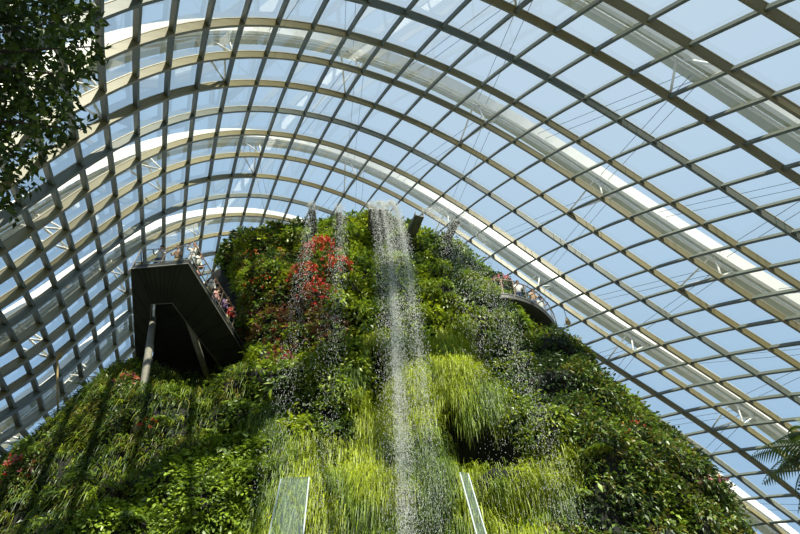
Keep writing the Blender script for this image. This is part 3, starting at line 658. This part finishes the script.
for a, b, t, bk, sh, tr, ha, lab, lean, arms, hat in PEOPLE:
    p, f_ = on_deck(a, b, t, bk); person(p, f_, C_[sh], C_[tr], M[ha], lab, lean, arms, C_[hat] if hat else None, random.uniform(1.6, 1.75))

# ------------------------------------------------------------------ the round balcony on the right
ZB = 23.6+EYE
outer = [at_z(x, y, ZB) for x, y in ((480, 304), (500, 298), (520, 301), (538, 309), (552, 322), (560, 337), (563, 356), (560, 380))]
inner = [at_z(x, y, ZB) for x, y in ((478, 318), (498, 308), (517, 312), (530, 320), (541, 333), (547, 345), (550, 362), (548, 386))]
def smooth(pts, n=5):
    out = []; m_ = len(pts)
    for i in range(m_-1):
        p0, p1, p2, p3 = pts[max(i-1, 0)], pts[i], pts[i+1], pts[min(i+2, m_-1)]
        for k in range(n):
            t = k/n; out.append(.5*((2*p1)+(p2-p0)*t+(2*p0-5*p1+4*p2-p3)*t*t+(3*p1-p0-3*p2+p3)*t**3))
    return out+[pts[-1]]
so, si = smooth(outer), smooth(inner); n = len(so)
balc = empty('round_balcony', so[n//2], 'dark curved walkway balcony wrapping the right shoulder of the mountain', 'balcony')
th = .3; v = so+si+[p+UP*th for p in so]+[p+UP*th for p in si]
f = [(i, i+1, n+i+1, n+i) for i in range(n-1)]+[(2*n+i, 3*n+i, 3*n+i+1, 2*n+i+1) for i in range(n-1)]+[(i, 2*n+i, 2*n+i+1, i+1) for i in range(n-1)]+[(n+i, n+i+1, 3*n+i+1, 3*n+i) for i in range(n-1)]+[(0, n, 3*n, 2*n), (n-1, 3*n-1, 4*n-1, 2*n-1)]
parent_keep(MB().add(v, f).build('deck', M['soffit']), balc)
parent_keep(MB().tube([p+UP*.28 for p in so], .04, 6).build('edge_trim', M['trim'], smooth=True), balc)
parent_keep(MB().tube([p for p in si], .05, 6).build('inner_trim', M['trim'], smooth=True), balc)
balustrade(so[3::3], balc, ZB+th, 1.4)
for i, sh, ha, lab in ((11, 'white', 'hair', 'dark-haired person in a white top leaning on the round balcony rail, leftmost there'), (16, 'tan', 'hairbrown', 'person in a tan top bending over the middle of the round balcony rail'), (19, 'white', 'hair', 'dark-haired person in a white top at the outer curve of the round balcony')):
    o_, i_ = so[i], si[i]; d = (o_-i_).normalized(); q = o_-d*.45
    person(Vector((q.x, q.y, ZB+th)), math.atan2(-d.x, d.y), C_[sh], C_['denim'], M[ha], lab, .2, 'rail')

# ------------------------------------------------------------------ clear panels at the foot, small lamps
def clear_panel(c4, y, label):
    p = [at_y(a, b, y) for a, b in c4]; p[2] = p[1]+(p[2]-p[1])*(p[1].z/(p[1].z-p[2].z)); p[3] = p[0]+(p[3]-p[0])*(p[0].z/(p[0].z-p[3].z)); root = empty('clear_panel', (p[2]+p[3])/2, label, 'panel')
    nrm = (p[1]-p[0]).cross(p[3]-p[0]).normalized()*.02
    v = [q+nrm for q in p]+[q-nrm for q in p]
    parent_keep(MB().add(v, [(0, 1, 2, 3), (7, 6, 5, 4), (0, 4, 5, 1), (1, 5, 6, 2), (2, 6, 7, 3), (3, 7, 4, 0)]).build('pane', M['clear']), root)
    parent_keep(MB().tube([p[3], p[0], p[1], p[2]], .022, 6).build('bright_edge', M['edge']), root)
clear_panel(((280, 478), (308, 477), (300, 552), (264, 552)), 15.6, 'clear upright panel with pale edges in the hanging grass at bottom left centre')
clear_panel(((459, 473), (467, 474), (490, 552), (480, 552)), 15.4, 'narrow clear panel seen almost edge-on below the dark cave')
def lamp(px_, py_, y, label, top=None):
    p = at_y(px_, py_, y); root = empty('spotlight', p, label, 'spotlight')
    parent_keep(MB().tube([p+Vector((0, 0, .22)), p, p-Vector((0, 0, .25))], [.05, .12, .16], 10).build('housing', M['lamp'], smooth=True), root)
    parent_keep(MB().tube([p+UP*.2, p+UP*(top or 1.6)], .02, 6).build('rod', M['wire']), root)
lamp(567, 321, 25.5, 'small tan spotlight hanging right of the round balcony, upper one'); lamp(570, 344, 25.2, 'small tan spotlight hanging right of the round balcony, lower one')
p = at_y(57, 358, 22.5); root = empty('pole_lamp', at_y(58, 432, 23.2), 'thin pole with a tan lamp head standing on the left skyline of the mountain', 'lamp')
parent_keep(MB().tube([at_y(58, 432, 23.2), at_y(57, 395, 22.9), p], .05, 6).build('pole', M['lamp']), root)
parent_keep(MB().tube([p-UP*.1, p+UP*.15, p+UP*.35], [.05, .13, .16], 10).build('lamp_head', M['lamp'], smooth=True), root)

# ------------------------------------------------------------------ near tree at top left
def tree():
    root = empty('tree', (-6.2, 1.6, 0), 'dark leafy tree overhead at the top left corner', 'tree')
    tr = MB().tube([(-6.2, 1.6, 0), (-6.1, 1.7, 3), (-5.9, 1.9, 6), (-5.6, 2.0, 8.5)], [.22, .19, .15, .08], 10).build('trunk', M['bark'], smooth=True); parent_keep(tr, root)
    ends = [(20, 15), (55, 20), (95, 10), (98, 45), (80, 75), (60, 95), (75, 100), (35, 80), (30, 120), (85, 128), (10, 100), (18, 160), (28, 190), (45, 55), (5, 50), (15, 140)]
    bm_ = MB(); tips = []
    for i, (x, y) in enumerate(ends):
        t = at_f(x, y, 6.2+random.uniform(-.6, .8)); h0 = random.uniform(5, 8); s = Vector((-5.9, 1.9, h0)); mid = (s+t)/2+Vector((0, 0, .35+random.uniform(-.2, .2)))
        bm_.tube([s, (s+mid)/2+Vector((0, 0, .1)), mid, (mid+t)/2, t], [.05, .035, .025, .015, .006], 6); tips.append((mid, t))
    parent_keep(bm_.build('branch', M['bark'], smooth=True), root)
    P_ = []; D_ = []
    def mask(x, y):
        r = np.interp(y, [-60, 0, 30, 60, 75, 90, 110, 125, 140, 160, 180, 200, 215], [95, 100, 103, 104, 92, 80, 76, 78, 66, 38, 22, 20, 6]); r2 = r-9+7*noise.noise(Vector((y*.09, 3, 1)))
        return x < r2 and noise.noise(Vector((x*.055, y*.055, 4)))+.42-.45*max(0, (y-110)/100)-.12*max(0, (x-60)/45) > 0
    tw = 0
    while tw < 1500:
        x = random.uniform(-70, 110); y = random.uniform(-70, 215)
        if not mask(x, y): continue
        c = np.array(at_f(x, y, random.uniform(5.4, 8.6))); d = RNG.normal(size=3)+[.5, 0, -.5]; d /= np.linalg.norm(d); tw += 1
        k = random.randint(4, 7)
        for i in range(k): P_.append(c+d*(.035*i)); D_.append(d+RNG.normal(size=3)*.8)
    for x, y in ((88, 122), (82, 125), (28, 190), (22, 195), (18, 178), (32, 182), (100, 45), (104, 60)):
        c = np.array(at_f(x, y, 6.2))
        for i in range(7): P_.append(c+RNG.normal(size=3)*.03); D_.append(RNG.normal(size=3))
    P_ = np.array(P_); D_ = np.array(D_); n = len(P_)
    V, T, C = leaves(P_, D_, RNG.normal(size=(n, 3))+[0, 0, 1], RNG.uniform(.07, .13, n), RNG.uniform(.035, .06, n), .1, pick([DG*.5, DG*.9, MG*.5], n))
    link('foliage', np_mesh('foliage', V, None, M['darkleaf'], C, T), root).matrix_parent_inverse = Matrix.Translation(root.location).inverted()
tree()
# ------------------------------------------------------------------ tree fern at the right edge
def tree_fern():
    crown = at_f(842, 462, 7.0); root = empty('tree_fern', (crown.x+.2, crown.y, 0), 'tree fern with feathery fronds reaching in at the right picture edge', 'fern')
    parent_keep(MB().tube([(crown.x+.2, crown.y, 0), (crown.x+.1, crown.y, crown.z*.5), crown], [.13, .11, .09], 10).build('trunk', M['fibre'], smooth=True), root)
    tips = [(752, 463), (764, 490), (778, 478), (790, 440), (775, 450), (800, 520), (840, 400), (900, 430), (900, 500), (850, 560), (880, 380), (812, 425), (798, 500)]
    for i, (x, y) in enumerate(tips):
        t = at_f(x, y, 7.0+random.uniform(-.5, .5)); u = np.linspace(0, 1, 26)[:, None]; c0 = np.array(crown); t_ = np.array(t)
        pts = c0+(t_-c0)*u+np.array([0, 0, 1])*.22*np.sin(u*math.pi*.9); tan = unit(np.gradient(pts, axis=0)); side = unit(np.cross(tan, [0, 0, 1.]))
        ln = .26*np.sin(np.pi*np.clip(np.linspace(.1, 1.0, 26), 0, 1))**.7+.015; col = np.repeat(pick([MG*.6, DG, DG*.8], 1), 26, 0); parts = []
        for sg in (-1, 1): parts.append(leaves(pts, side*sg+tan*.5+[0, 0, -.25], np.cross(side, tan), ln, .035, .2, col, .15))
        stem = blades(pts[:1], (t_-c0)[None], .1, .02, .1, col[:1]); V, T, C = joinT(parts)
        link('frond', np_mesh('frond', V, None, M['leaf'], C, T), root).matrix_parent_inverse = Matrix.Translation(root.location).inverted()
tree_fern()

# ------------------------------------------------------------------ light, sky, camera
SUN_DIR = Vector((.19, -.63, .75)).normalized()          # towards the sun
sun = bpy.data.lights.new('sun', 'SUN'); sun.energy = 9.5; sun.angle = math.radians(.6); sun.color = (1, .93, .76)
so_ = bpy.data.objects.new('sun', sun); COL.objects.link(so_); so_.rotation_euler = SUN_DIR.to_track_quat('Z', 'Y').to_euler(); so_.location = (0, -40, 80)
w = bpy.data.worlds.new('sky'); SC.world = w; w.use_nodes = True; nt = w.node_tree; nt.nodes.clear(); N = nt.nodes.new; L = nt.links.new
tc = N('ShaderNodeTexCoord'); sep = N('ShaderNodeSeparateXYZ'); L(tc.outputs['Generated'], sep.inputs[0])
ad = N('ShaderNodeMath'); ad.operation = 'MULTIPLY_ADD'; ad.inputs[1].default_value = .25; L(sep.outputs['X'], ad.inputs[0]); L(sep.outputs['Z'], ad.inputs[2])
cr = N('ShaderNodeValToRGB'); e = cr.color_ramp.elements; e[0].position = .1; e[0].color = (.42, .58, .80, 1); e[1].position = 1.0; e[1].color = (.62, .75, .86, 1)
x = e.new(.45); x.color = (.35, .56, .81, 1); x = e.new(.8); x.color = (.475, .655, .83, 1)
L(ad.outputs[0], cr.inputs[0]); bg = N('ShaderNodeBackground'); bg.inputs['Strength'].default_value = 1.0; L(cr.outputs[0], bg.inputs[0]); wo = N('ShaderNodeOutputWorld'); L(bg.outputs[0], wo.inputs[0])
cam = bpy.data.cameras.new('camera'); co = bpy.data.objects.new('camera', cam); COL.objects.link(co); co.location = CAM
cam.sensor_width = 36; cam.lens = F/800*36; cam.clip_end = 1000
co.rotation_euler = (math.pi/2+PITCH, 0, 0); co.rotation_euler = (Matrix.Rotation(math.pi/2+PITCH, 4, 'X')@Matrix.Rotation(ROLL, 4, 'Z')).to_euler()
SC.camera = co
SC.view_settings.view_transform = 'Standard'; SC.view_settings.look = 'None'; SC.view_settings.gamma = 1; SC.view_settings.use_curve_mapping = False
SC.view_settings.exposure = 0.0
SC.cycles.transparent_max_bounces = 24; SC.cycles.max_bounces = 8
